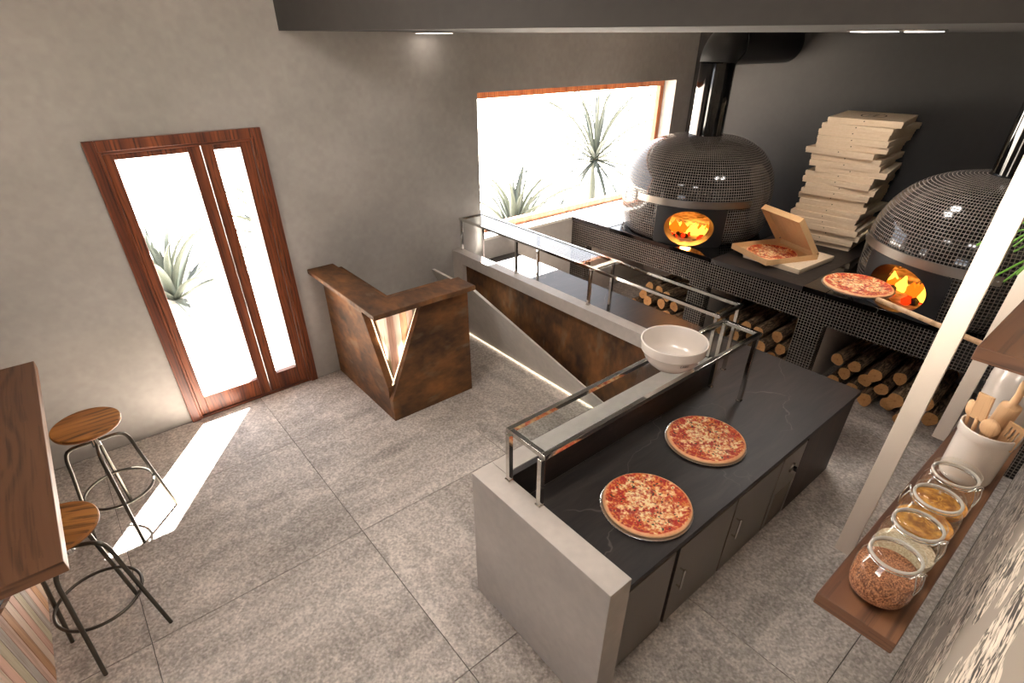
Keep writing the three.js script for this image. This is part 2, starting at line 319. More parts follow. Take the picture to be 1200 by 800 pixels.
{
  const w = struct('window_2', null, null, 'wide window with a reddish wooden frame beyond the walnut table'), x0 = XL - 0.245, x1 = XL - 0.18, f = 0.068;
  const wd = (a, n) => part(w, n, ub(...a, 0.003, 1.6, 'y', rnd(), rnd()), M.windowwood);
  wd([x0, x1, W2.y1 - f, W2.y1, W2.z0, W2.z1], 'top_rail'); wd([x0, x1, W2.y0, W2.y0 + f, W2.z0, W2.z1], 'bottom_rail');
  wd([x0, x1, W2.y0 + f, W2.y1 - f, W2.z0, W2.z0 + f], 'stile'); wd([x0, x1, W2.y0 + f, W2.y1 - f, W2.z1 - f, W2.z1], 'stile');
  part(w, 'pane', new THREE.PlaneGeometry(W2.z1 - W2.z0 - 2 * f, W2.y1 - W2.y0 - 2 * f).rotateY(PI / 2).translate((x0 + x1) / 2, (W2.y0 + W2.y1) / 2, (W2.z0 + W2.z1) / 2), M.glass);
}
// door
{
  const d = struct('door_1', null, null, 'reddish wooden glazed door with a narrow side leaf');
  const wd = (p, a, n, grain) => part(p, n, ub(...a, 0.004, 1.4, grain, rnd(), rnd()), M.doorwood);
  const c0 = 0.229, c1 = 1.302, ct = 2.137, zf = D + 0.022;
  wd(d, [c0, 0.292, 0, ct, D - 0.02, zf], 'casing', 'y'); wd(d, [1.243, c1, 0, ct, D - 0.02, zf], 'casing', 'y'); wd(d, [0.292, 1.243, 2.072, ct, D - 0.02, zf], 'casing', 'y');
  wd(d, [0.292, 0.312, 0, 2.072, D - 0.08, D + 0.008], 'jamb', 'y'); wd(d, [1.223, 1.243, 0, 2.072, D - 0.08, D + 0.008], 'jamb', 'y'); wd(d, [0.312, 1.223, 2.052, 2.072, D - 0.08, D + 0.008], 'jamb', 'x');
  wd(d, [0.312, 1.223, 0, 0.018, D - 0.085, D], 'threshold', 'x');
  const leaf = (x0, x1, px0, px1) => {
    const z1 = D - 0.012, z0 = D - 0.062, y0 = 0.022, y1 = 2.05, p0 = 0.178, p1 = 2.014;
    const l = new THREE.Group(); l.name = 'leaf'; d.add(l);
    wd(l, [x0, px0, y0, y1, z0, z1], 'stile', 'y'); wd(l, [px1, x1, y0, y1, z0, z1], 'stile', 'y');
    wd(l, [px0, px1, y0, p0, z0, z1], 'bottom_rail', 'y'); wd(l, [px0, px1, p1, y1, z0, z1], 'top_rail', 'y');
    part(l, 'pane', new THREE.PlaneGeometry(px1 - px0, p1 - p0).translate((px0 + px1) / 2, (p0 + p1) / 2, (z0 + z1) / 2), M.glass);
  };
  leaf(0.314, 0.884, 0.372, 0.802); leaf(0.890, 1.221, 0.968, 1.143);
}

// ---------------------------------------------------------------- lamps
function downlight(x, z, round, label, power) {
  const o = thing('downlight', label, 'light', [x, 2.717, z]);
  part(o, 'rim', round ? new THREE.CylinderGeometry(0.125, 0.125, 0.008, 32).translate(0, -0.004, 0) : bx(-0.12, 0.12, -0.008, 0, -0.12, 0.12, 0.002), M.steel);
  part(o, 'diffuser', round ? new THREE.CylinderGeometry(0.108, 0.108, 0.004, 32).translate(0, -0.0105, 0) : bx(-0.105, 0.105, -0.0125, -0.0085, -0.105, 0.105), M.lamp);
  areaLight(0.2, 0.2, 0xfff6ee, power, [0, -0.02, 0], [x, 0, z], o);
}
downlight(2.74, -4.27, false, 'flush ceiling light in the soffit above the reception desk', 0.35);
downlight(4.37, -1.66, false, 'square flush ceiling light in the soffit facing the box stack', 44);
downlight(4.62, -1.46, true, 'round flush ceiling light in the soffit facing the box stack', 44);
for (const [x, z, power, l] of [[1.3, -0.9, 10, 'square ceiling panel light over the prep counter'], [1.2, -2.6, 10, 'square ceiling panel light over the entrance floor']]) {
  const o = thing('ceiling_light', l, 'light', [x, CEIL, z]);
  part(o, 'frame', bx(-0.3, 0.3, -0.03, 0, -0.3, 0.3, 0.004), M.steel);
  part(o, 'diffuser', bx(-0.28, 0.28, -0.034, -0.031, -0.28, 0.28), M.lamp);
  areaLight(0.56, 0.56, 0xfff8f2, power, [0, -0.045, 0], [x, 0, z], o);
}

// ---------------------------------------------------------------- reception desk
{
  const o = thing('reception_desk', 'L-shaped rust-brown metal reception desk with a glowing wooden V-shaped corner', 'desk', [1.53, 0, -3.362]);
  const X = 0, R = 0.784, B = D + 3.368, top = 0.995, put = (g) => g;
  const left = extrude(poly([[0.05, 0], [-B, 0], [-B, top], [0.395, top], [0.05, 0.30]]), 0.05); left.rotateY(PI / 2);   // shape x = -z
  part(o, 'side_panel', boxUV(put(left), 0.9, 'y'), M.corten);
  const front = extrude(poly([[X, 0], [R, 0], [R, top], [0.368, top], [X, 0.20]]), 0.05); front.translate(0, 0, -0.05);
  part(o, 'front_panel', boxUV(front, 0.9, 'y', 0.3, 0.5), M.corten);
  const core = merge(bx(0.11, R - 0.02, 0, top - 0.004, -0.24, -0.115), bx(0.11, 0.19, 0, top - 0.004, B + 0.001, -0.24));
  part(o, 'body', boxUV(core, 0.9), M.corten);
  const slab = extrude(poly([[-0.105, -B], [0.118, -B], [0.118, 0.112], [0.775, 0.112], [0.775, -0.118], [-0.105, -0.118]]), 0.032, 0.004); slab.rotateX(-PI / 2); slab.translate(0, top + 0.004, 0);
  part(o, 'top', boxUV(slab, 0.8, 'x', 0.1, 0.7), M.corten);
  let k = 0;
  for (let x = 0.086; x < 0.43; x += 0.0575) part(o, 'plank', ub(x, x + 0.056, 0.15, top - 0.004, -0.112, -0.092, 0.002, 1.6, 'y', rnd(), rnd()), M.planks[(k++ * 5 + 1) % 6]);
  for (let z = -0.113; z > -0.50; z -= 0.0575) part(o, 'plank', ub(0.086, 0.106, 0.15, top - 0.004, z - 0.056, z, 0.002, 1.6, 'y', rnd(), rnd()), M.planks[(k++ * 5 + 2) % 6]);
  part(o, 'led_strip', bar([0.026, 0.27, -0.058], [0.375, 0.985, -0.058], 0.005, 8), M.led, 'glowing warm strip');
  part(o, 'led_strip', bar([0.058, 0.27, -0.026], [0.058, 0.985, -0.385], 0.005, 8), M.led, 'glowing warm strip');
  const P = o.position;
  areaLight(0.012, 0.78, 0xfff0e0, 16, [0.21, 0.63, -0.055], [P.x + 0.15, 0.66, P.z - 0.11], o).rotateZ(0);
  areaLight(0.012, 0.78, 0xfff0e0, 16, [0.055, 0.63, -0.215], [P.x + 0.11, 0.66, P.z - 0.15], o);
}

// ---------------------------------------------------------------- counter: low wall, worktop, cabinets
{
  const o = thing('counter_partition', 'greige plaster low partition wrapping the prep counter', 'partition', [1.096, 0, -1.632]);
  const g = (a, r = 0.003) => boxUV(bx(...a, r), 0.5).translate(-1.096, 0, 1.632);
  part(o, 'end_wall', g([1.096, 1.222, 0, 0.887, -1.632, -0.736]), M.partition);
  part(o, 'back_wall', g([1.222, 2.997, 0, 0.887, -1.632, -1.523]), M.partition);
  part(o, 'side_wall', boxUV(merge(bx(2.945, 2.997, 0, 0.887, D, -1.632), bx(2.892, 2.945, 0, 0.887, D, -4.262), bx(2.892, 2.945, 0.782, 0.887, -4.262, -1.632), bx(2.892, 2.945, 0, 0.782, -1.70, -1.632)), 0.5).translate(-1.096, 0, 1.632), M.partition);
  part(o, 'inset_panel', boxUV(bx(2.935, 2.945, 0.002, 0.782, -4.262, -1.70), 0.9).translate(-1.096, 0, 1.632), M.corten, 'rust-brown metal inset panel');
}
{
  const o = thing('leaning_panel', 'white leaning wedge panel with light at its foot in front of the rust-brown counter side', 'panel', [2.93, 0, D]);
  const q = [[0.004, 0.012], [0.004, 0.745], [0.683, 0.745], [2.53, 0.012]], f = q.map(([z, y]) => [-0.397 * y, y, z]), b = q.map(([z, y]) => [Math.min(-0.397 * y + 0.03, 0.003), y, z]), pos = [];
  const tri = (...v) => v.forEach((p) => pos.push(...p)), quad = (a, b2, c, d) => { tri(a, b2, c); tri(a, c, d); };
  quad(f[0], f[3], f[2], f[1]); quad(b[0], b[1], b[2], b[3]);
  for (let i = 0; i < 4; i++) { const j = (i + 1) % 4; quad(f[i], f[j], b[j], b[i]); }
  const g = new THREE.BufferGeometry(); g.setAttribute('position', new THREE.Float32BufferAttribute(pos, 3)); g.computeVertexNormals();
  part(o, 'panel', boxUV(g, 0.5), M.white);
  part(o, 'led_strip', bx(-0.002, 0.002, 0.001, 0.009, 0.15, 2.35), M.led, 'glowing warm strip');
  areaLight(2.2, 0.007, 0xfff2e0, 5, [-0.003, 0.006, 1.25], [2.93 - 0.3, 0.0, D + 1.25], o);
}
{
  const o = thing('worktop', 'dark veined marble L-shaped worktop carrying the two large pizzas', 'worktop', [1.222, 0.655, -0.80]);
  const g = extrude(poly([[1.224, 0.80], [3.70, 0.80], [3.70, -D - 0.006], [2.999, -D - 0.006], [2.999, 1.49], [1.224, 1.49]]), 0.031, 0.002); g.rotateX(-PI / 2); g.translate(-1.222, 0.002, 0.80);
  part(o, 'slab', boxUV(g, 0.6, 'x', 0.12, 0.4), M.marble);
  part(o, 'splashback', ub(1.224, 2.995, 0.69, 0.884, -1.5225, -1.49, 0.002, 0.6, 'x', 0.5).translate(-1.222, -0.655, 0.80), M.marble);
}
function doorHandle(p, x) {
  part(p, 'handle', merge(bar([x, 0.29, 0.026], [x, 0.44, 0.026], 0.006, 10), bar([x, 0.30, 0], [x, 0.30, 0.026], 0.005, 8), bar([x, 0.43, 0], [x, 0.43, 0.026], 0.005, 8)), M.chrome);
}
[[1.224, 1.722, 'plain steel cabinet beside the greige end wall under the worktop', false, 0.026], [1.724, 2.241, 'steel cabinet with a bar handle between two other steel cabinets', true, 0.004], [2.243, 2.736, 'steel cabinet with a bar handle next to the vented cooling unit', true, 0.004]].forEach(([x0, x1, label, h, gap]) => {
  const o = thing('cabinet', label, 'cabinet', [x0, 0, -0.813], 0, 'steel cabinets under the worktop'), w = x1 - x0;
  part(o, 'body', bx(0.002, w - 0.002, 0, 0.652, -0.6, -0.024), M.blackGap);
  const d = part(o, 'door', boxUV(bx(0.006, w - gap, 0.012, 0.605, -0.022, 0, 0.002), 1), M.door);
  if (h) doorHandle(d, 0.05);
});
{
  const o = thing('cooling_unit', 'vented steel cooling unit with a round dial under the worktop', 'appliance', [2.738, 0, -0.813]);
  part(o, 'body', bx(0.002, 0.29, 0, 0.652, -0.6, -0.024), M.blackGap);
  part(o, 'front_panel', merge(bx(0.006, 0.290, 0.30, 0.605, -0.022, 0, 0.002), bx(0.006, 0.045, 0.012, 0.30, -0.022, 0), bx(0.252, 0.290, 0.012, 0.30, -0.022, 0), bx(0.045, 0.252, 0.012, 0.03, -0.022, 0)), M.door);
  for (let i = 0; i < 13; i++) part(o, 'slat', bx(-0.004, 0.004, 0, 0.27, -0.014, 0.0).rotateY(0.5).translate(0.057 + i * 0.0155, 0.03, -0.004), M.door);
  const k = part(o, 'dial', new THREE.CylinderGeometry(0.032, 0.034, 0.012, 24).rotateX(PI / 2).translate(0.165, 0.46, 0.006), M.steel);
  part(k, 'grip', bx(-0.006, 0.006, -0.026, 0.026, 0, 0.02, 0.002).rotateZ(0.5).translate(0.165, 0.46, 0.012), M.blackMatte);
}
{
  const o = thing('cabinet', 'dark wood cabinet at the free end of the worktop', 'cabinet', [3.034, 0, -0.813]);
  part(o, 'body', ub(0, 0.652, 0, 0.652, -0.6, 0, 0.002, 1.4, 'y'), M.darkwood);
  const c = thing('cabinet', 'dark wood base cabinet under the worktop arm that meets the window wall', 'cabinet', [3.0, 0, -1.43]);
  part(c, 'body', ub(0.001, 0.68, 0, 0.652, D + 1.434, -0.02, 0.002, 1.4, 'y'), M.darkwood);
}

// glass guards on chrome frames
function guard(label, x0, x1, z0, z1, y, legs, r = 0.011) {
  const o = thing('glass_guard', label, 'guard', [x0, 0, z0]), W = x1 - x0, L = z1 - z0;
  const sq = (a, b) => bx(Math.min(a[0], b[0]) - r, Math.max(a[0], b[0]) + r, Math.min(a[1], b[1]) - r, Math.max(a[1], b[1]) + r, Math.min(a[2], b[2]) - r, Math.max(a[2], b[2]) + r, 0.0015);
  part(o, 'rail', sq([0, y, 0], [W, y, 0]), M.chrome); part(o, 'rail', sq([0, y, L], [W, y, L]), M.chrome);
  part(o, 'rail', sq([0, y, r * 2], [0, y, L - r * 2]), M.chrome); part(o, 'rail', sq([W, y, r * 2], [W, y, L - r * 2]), M.chrome);
  for (const [x, z, yb] of legs) { const l = part(o, 'leg', bx(x - x0 - r, x - x0 + r, yb, y - r, z - z0 - r, z - z0 + r, 0.0015), M.chrome); part(l, 'foot', bx(x - x0 - r - 0.004, x - x0 + r + 0.004, yb, yb + 0.006, z - z0 - r - 0.004, z - z0 + r + 0.004), M.chrome); }
  part(o, 'glass_shelf', new THREE.PlaneGeometry(W - 2 * r, L - 2 * r).rotateX(-PI / 2).translate(W / 2, y + 0.006, L / 2), M.guardGlass, 'clear glass shelf');
  return o;
}
guard('chrome and glass guard over the two pizzas carrying the white bowl', 1.222, 2.975, -1.49, -1.255, 1.172, [[1.209, -1.478, 0.887], [1.209, -1.262, 0.887], [2.965, -1.478, 0.69], [2.965, -1.262, 0.69]], 0.0125);
guard('chrome and glass guard on the low wall beside the window', 2.975, 3.235, -4.385, -2.625, 1.19, [[2.975, -4.373, 0.887], [3.235, -4.373, 0.69], [2.975, -3.53, 0.887], [3.235, -3.53, 0.69], [2.975, -2.637, 0.887], [3.235, -2.637, 0.69]]);
guard('chrome and glass guard on the low wall between bowl and window guard', 2.975, 3.235, -2.602, -1.53, 1.19, [[2.975, -1.545, 0.887], [3.235, -1.545, 0.69]]);

// bowl with its lettering
{
  const o = thing('bowl', 'large white ceramic bowl with small dark lettering on the glass guard', 'bowl', [2.255, 1.1785, -1.373]);
  part(o, 'bowl', lathe([[0.0001, 0.004], [0.08, 0.004], [0.084, 0], [0.093, 0], [0.098, 0.005], [0.128, 0.03], [0.148, 0.06], [0.158, 0.093], [0.167, 0.096], [0.169, 0.1], [0.176, 0.150], [0.1745, 0.155], [0.169, 0.155], [0.166, 0.150], [0.155, 0.098], [0.14, 0.06], [0.115, 0.032], [0.06, 0.016], [0.0001, 0.014]], 72), M.ceramic);
  const cv = document.createElement('canvas'); cv.width = 256; cv.height = 64;
  const c = cv.getContext('2d'); c.clearRect(0, 0, 256, 64); c.fillStyle = '#2a211d'; c.font = 'bold 52px serif'; c.textAlign = 'center'; c.textBaseline = 'middle'; c.fillText('LARD', 128, 34);
  const t = new THREE.CanvasTexture(cv); t.colorSpace = THREE.SRGBColorSpace;
  const g = new THREE.CylinderGeometry(0.1580, 0.1515, 0.022, 16, 1, true, -0.80, 0.52); g.translate(0, 0.077, 0);
  part(o, 'lettering', g, std({ map: t, alphaTest: 0.4, roughness: 0.4, side: THREE.DoubleSide }), 'dark printed letters');
}

// ---------------------------------------------------------------- pizzas
const pizzaTop = (r) => { const g = new THREE.RingGeometry(0.0001, r, 96, 24); g.rotateX(-PI / 2); const p = g.attributes.position; for (let i = 0; i < p.count; i++) { const x = p.getX(i), z = p.getZ(i), q = Math.hypot(x, z) / r, n = fbm(x / r * 0.5 + 0.5, z / r * 0.5 + 0.5, 14, 14, 3, 172); p.setY(i, 0.012 + 0.006 * (n - 0.5) + 0.009 * sstep(0.8, 0.93, q) * (1 - sstep(0.95, 1, q))); } g.computeVertexNormals(); return g; };
function pizza(label, x, y, z, r, turn, pan = true) {
  if (pan) { const q = thing('pizza_pan', 'shallow steel pan under the ' + label.replace('large cheese and tomato ', '').replace('on the worktop ', ''), 'pan', [x - 0.010, y, z + 0.004]); part(q, 'pan', lathe([[0, 0], [r * 0.97, 0], [r + 0.008, 0.009], [r + 0.008, 0.011], [r * 0.97, 0.003], [0, 0.003]], 64), M.pan); }
  const o = thing('pizza', label, 'pizza', [x, y + (pan ? 0.004 : 0), z], turn);
  part(o, 'crust', lathe([[0, 0], [r * 0.96, 0], [r * 0.995, 0.006], [r, 0.012], [r * 0.985, 0.0145]], 72), M.crust);
  part(o, 'topping', pizzaTop(r * 0.992), M.pizza, 'melted cheese and tomato topping');
}
pizza('large cheese and tomato pizza on the worktop nearer the greige end wall', 1.755, 0.691, -1.055, 0.222, 0.4);
pizza('large cheese and tomato pizza on the worktop nearer the dark wood cabinet', 2.435, 0.691, -1.165, 0.222, 0.4);

// ---------------------------------------------------------------- oven bench
const YB = 0.924;
{
  const o = thing('oven_bench', 'long masonry oven bench clad in black mosaic with three firewood niches', 'bench', [4.6, 0, D]);
  const x0 = 4.6, piers = [[D, -4.183], [-2.763, -2.563], [-1.654, -1.44], [-0.32, ZR]], L = (g) => g.translate(-4.6, 0, -D);
  part(o, 'front_band', L(boxUV(bx(x0, x0 + 0.1, 0.64, 0.879, D + 0.002, ZR - 0.002), 5)), M.mosaic, 'black mosaic band');
  piers.forEach(([a, b]) => { part(o, 'pier', L(boxUV(bx(x0, x0 + 0.1, 0, 0.64, a + 0.002, b - 0.002), 5)), M.mosaic, 'black mosaic pier'); part(o, 'partition', L(boxUV(bx(x0 + 0.1, E - 0.003, 0, 0.64, a + 0.002, b - 0.002), 0.5)), M.partition); });
  part(o, 'niche_ceiling', L(boxUV(bx(x0 + 0.1, E - 0.003, 0.64, 0.878, D + 0.002, ZR - 0.002), 0.5)), M.partition);
  part(o, 'niche_back', L(boxUV(bx(5.75, 5.85, 0, 0.64, D + 0.26, -0.33), 0.5)), M.partition);
  const slab = (z0, z1, m, over, n, lab) => part(o, n, L(ub(x0 - over, E - 0.003, 0.879, YB, z0 + 0.001, z1 - 0.001, 0.003, 0.6, 'z', rnd(), rnd())), m, lab);
  slab(D + 0.002, -3.845, M.marble, 0.012, 'marble_slab', 'dark marble slab'); slab(-2.56, -1.69, M.marble, 0.03, 'marble_slab', 'dark marble slab'); slab(-0.30, ZR - 0.002, M.marble, 0.012, 'marble_slab', 'dark marble slab');
  slab(-3.845, -2.56, M.granite, 0.014, 'granite_slab', 'polished black granite slab');
  slab(-1.69, -1.5, M.granite, 0.018, 'granite_slab', 'polished black granite slab'); slab(-1.5, -1.106, M.granite, 0.018, 'granite_slab', 'polished black granite slab'); slab(-1.106, -0.30, M.granite, 0.018, 'granite_slab', 'polished black granite slab');
}

// ---------------------------------------------------------------- pizza ovens
function oven(label, cx, cz, mouth, chimneyLabel, bend) {
  const o = thing('pizza_oven', label, 'oven', [cx, YB + 0.001, cz], mouth), R = 0.765, N = 96;
  const prof = [[0.70, 0], [0.735, 0.03], [0.755, 0.08], [R, 0.15], [R, 0.30], [R, 0.42]];
  for (let i = 1; i <= 26; i++) { const a = i / 26 * PI / 2; prof.push([R * Math.pow(Math.cos(a), 0.62) + 0.0001, 0.42 + 0.51 * Math.pow(Math.sin(a), 1.12)]); }
  const arc = [0]; for (let i = 1; i < prof.length; i++) arc.push(arc[i - 1] + Math.hypot(prof[i][0] - prof[i - 1][0], prof[i][1] - prof[i - 1][1]));
  const gap = 19.5 * PI / 180, sweep = (from, to, a0, a1) => {   // angle 0 is the mouth (+z)
    const pos = [], nor = [], uv = [], idx = [], n = Math.max(2, Math.round(N * (a1 - a0) / (2 * PI)));
    for (let i = from; i <= to; i++) for (let k = 0; k <= n; k++) {
      const a = mix(a0, a1, k / n), [r, y] = prof[i], p0 = prof[Math.max(0, i - 1)], p1 = prof[Math.min(prof.length - 1, i + 1)], tx = p1[0] - p0[0], ty = p1[1] - p0[1], l = Math.hypot(tx, ty);
      pos.push(r * Math.sin(a), y, r * Math.cos(a)); nor.push(ty / l * Math.sin(a), -tx / l, ty / l * Math.cos(a)); uv.push(a / (2 * PI) * 24, arc[i] / 0.2);
    }
    for (let i = 0; i < to - from; i++) for (let k = 0; k < n; k++) { const q = i * (n + 1) + k; idx.push(q, q + 1, q + n + 1, q + 1, q + n + 2, q + n + 1); }
    const g = new THREE.BufferGeometry(); g.setAttribute('position', new THREE.Float32BufferAttribute(pos, 3)); g.setAttribute('normal', new THREE.Float32BufferAttribute(nor, 3)); g.setAttribute('uv', new THREE.Float32BufferAttribute(uv, 2)); g.setIndex(idx); return g;
  };
  part(o, 'dome', merge(sweep(0, 5, gap, 2 * PI - gap), sweep(5, prof.length - 1, 0, 2 * PI)), M.mosaic, 'glossy black mosaic dome');
  const bend3 = (a, y, r) => [r * Math.sin(a), y, r * Math.cos(a)];
  // curved black mouth plate with an oval opening
  const rx = 0.31, ry = 0.168, my = 0.172, AW = 0.445, top = 0.365, n = 96, ring = (t) => [rx * Math.cos(t), my + ry * Math.sin(t)];
  const outer = (t) => { const c = Math.cos(t), s = Math.sin(t), k = Math.min(AW / Math.max(Math.abs(c), 1e-6), (s > 0 ? top - my : my - 0.001) / Math.max(Math.abs(s), 1e-6)); return [c * k, my + s * k]; };
  { const pos = [], idx = [], RP = R + 0.01, rows = 5;
    for (let j = 0; j <= rows; j++) for (let i = 0; i <= n; i++) { const t = i / n * 2 * PI, a = ring(t), b = outer(t); pos.push(...bend3(mix(a[0], b[0], j / rows), mix(a[1], b[1], j / rows), RP)); }
    for (let i = 0; i <= n; i++) pos.push(...bend3(...ring(i / n * 2 * PI), R - 0.13));
    for (let i = 0; i <= n; i++) pos.push(...bend3(...outer(i / n * 2 * PI), R - 0.03));
    for (let j = 0; j < rows; j++) for (let i = 0; i < n; i++) { const q = j * (n + 1) + i; idx.push(q, q + n + 1, q + 1, q + 1, q + n + 1, q + n + 2); }
    for (let i = 0; i < n; i++) { const a = i, b = (rows + 1) * (n + 1) + i; idx.push(a, a + 1, b, a + 1, b + 1, b); const c = rows * (n + 1) + i, d = (rows + 2) * (n + 1) + i; idx.push(c, d, c + 1, c + 1, d, d + 1); }
    const g = new THREE.BufferGeometry(); g.setAttribute('position', new THREE.Float32BufferAttribute(pos, 3)); g.setIndex(idx); const f = g.toNonIndexed(); f.computeVertexNormals();
    part(o, 'mouth_plate', f, M.plate, 'black metal mouth plate'); }
  // steel band above the mouth
  { const pos = [], idx = [], m = 40, half = 44 * PI / 180;
    for (let i = 0; i <= m; i++) { const a = mix(-half, half, i / m); for (const [y, r] of [[0.37, R + 0.001], [0.37, R + 0.016], [0.436, R + 0.016], [0.436, R + 0.001]]) pos.push(...bend3(a, y, r)); }
    for (let i = 0; i < m; i++) for (let k = 0; k < 3; k++) { const a = i * 4 + k; idx.push(a, a + 4, a + 1, a + 1, a + 4, a + 5); }
    const g = new THREE.BufferGeometry(); g.setAttribute('position', new THREE.Float32BufferAttribute(pos, 3)); g.setIndex(idx); const f = g.toNonIndexed(); f.computeVertexNormals();
    const b = part(o, 'steel_band', f, M.steel, 'brushed steel band');
    for (const s of [-1, 1]) part(b, 'rivet', new THREE.SphereGeometry(0.008, 10, 8).translate(...bend3(s * (half - 0.03), 0.403, R + 0.017)), M.chrome); }
  // chamber
  part(o, 'chamber', merge(new THREE.LatheGeometry([[0.64, 0.004], [0.64, 0.2], [0.635, 0.36]].map((q) => new THREE.Vector2(...q)), 60, gap * 1.25, 2 * PI - gap * 2.5), lathe([[0.635, 0.36], [0.6, 0.40], [0.45, 0.46], [0.22, 0.50], [0.001, 0.51]], 60)), M.vault, 'speckled stone vault');
  part(o, 'hearth', new THREE.CylinderGeometry(0.66, 0.66, 0.003, 48).translate(0, 0.002, 0), M.fireStone);
  const f = new THREE.Group(); f.name = 'fire'; o.add(f);
  const flame = (x, z, h, w, m, lean) => { const s = new THREE.Shape(); s.moveTo(-w / 2, 0); s.bezierCurveTo(-w * 0.75, h * 0.35, -w * 0.1 + lean, h * 0.5, lean * 1.4, h); s.bezierCurveTo(w * 0.15 + lean, h * 0.6, w * 0.75, h * 0.3, w / 2, 0); s.closePath(); const g = extrude(s, 0.02, 0.008, 8); part(f, 'flame', g.rotateY(rr(-0.5, 0.5)).translate(x, 0.03, z), m); };
  for (let i = 0; i < 17; i++) flame(-0.34 + i * 0.042, 0.36 + rr(-0.06, 0.05), rr(0.06, 0.11), rr(0.06, 0.10), i % 3 ? M.flameRed : M.flameYellow, rr(-0.02, 0.02));
  for (let i = 0; i < 6; i++) flame(0.02 + i * 0.045, 0.43 + rr(-0.02, 0.02), rr(0.06, 0.10), rr(0.05, 0.08), M.flameYellow, rr(-0.02, 0.02));
  for (let i = 0; i < 26; i++) part(f, 'ember', new THREE.IcosahedronGeometry(rr(0.022, 0.04), 0).rotateX(rnd() * 3).translate(rr(-0.34, 0.34), rr(0.015, 0.04), rr(0.42, 0.56)), rnd() < 0.7 ? M.ember : M.blackMatte);
  const pl = new THREE.PointLight(0xffa040, 0.9); pl.name = 'fire_light'; pl.position.set(0, 0.2, 0.12); pl.shadow.radius = 3; pl.castShadow = true; o.add(pl);
  // chimney
  const c = thing('chimney_pipe', chimneyLabel, 'chimney', [cx, YB + 0.895, cz]), y0 = 2.6 - YB - 0.895;
  if (bend) {
    part(c, 'pipe', new THREE.CylinderGeometry(0.165, 0.165, y0 - 0.12, 40, 1, true).translate(0, (y0 - 0.12) / 2, 0), M.blackPipe);
    const pts = []; for (let i = 0; i <= 10; i++) { const a = i / 10 * PI / 2; pts.push([0.16 - 0.16 * Math.cos(a), y0 - 0.12 + 0.16 * Math.sin(a), 0]); }
    part(c, 'elbow', tube(pts, 0.172, 20, 32), M.blackMatte);
    part(c, 'duct', new THREE.CylinderGeometry(0.185, 0.185, E - cx - 0.162, 40).rotateZ(PI / 2).translate((E - cx - 0.162) / 2 + 0.16, y0 + 0.04, 0), M.blackMatte);
  } else part(c, 'pipe', new THREE.CylinderGeometry(0.165, 0.165, 2.715 - YB - 0.895, 40, 1, true).translate(0, (2.715 - YB - 0.895) / 2, 0), M.blackPipe);
}
oven('black mosaic dome oven beside the window with flames in its mouth', 5.35, -3.345, Math.atan2(-0.85, 0.527), 'glossy black chimney pipe bending into the wall above the oven by the window', true);
oven('black mosaic dome oven beside the tall box stack and the pizza peel', 5.31, -0.768, Math.atan2(-0.919, -0.394), 'glossy black chimney pipe above the oven behind the shelf posts', false);

// pizza on a long-handled peel in front of the second oven
{
  const c = atY(1005, 334.5, 1.13), o = thing('pizza_peel', 'round pizza peel with a long wooden handle in front of the oven mouth', 'peel', [c.x, 1.12, c.z]);
  part(o, 'blade', lathe([[0, 0], [0.232, 0], [0.242, 0.006], [0.242, 0.009], [0.232, 0.004], [0, 0.004]], 64), M.pan, 'thin round steel blade');
  const h = atY(1150, 403, 1.127).sub(c), h0 = atY(1028, 350, 1.127).sub(c);
  part(o, 'handle', bar([h0.x, 0.005, h0.z], [h.x + (h.x - h0.x) * 0.35, 0.012, h.z + (h.z - h0.z) * 0.35], 0.017, 14), M.beech, 'round wooden handle');
  pizza('cheese and tomato pizza lying on the long-handled peel', c.x, 1.125, c.z, 0.232, 1.1, false);
}

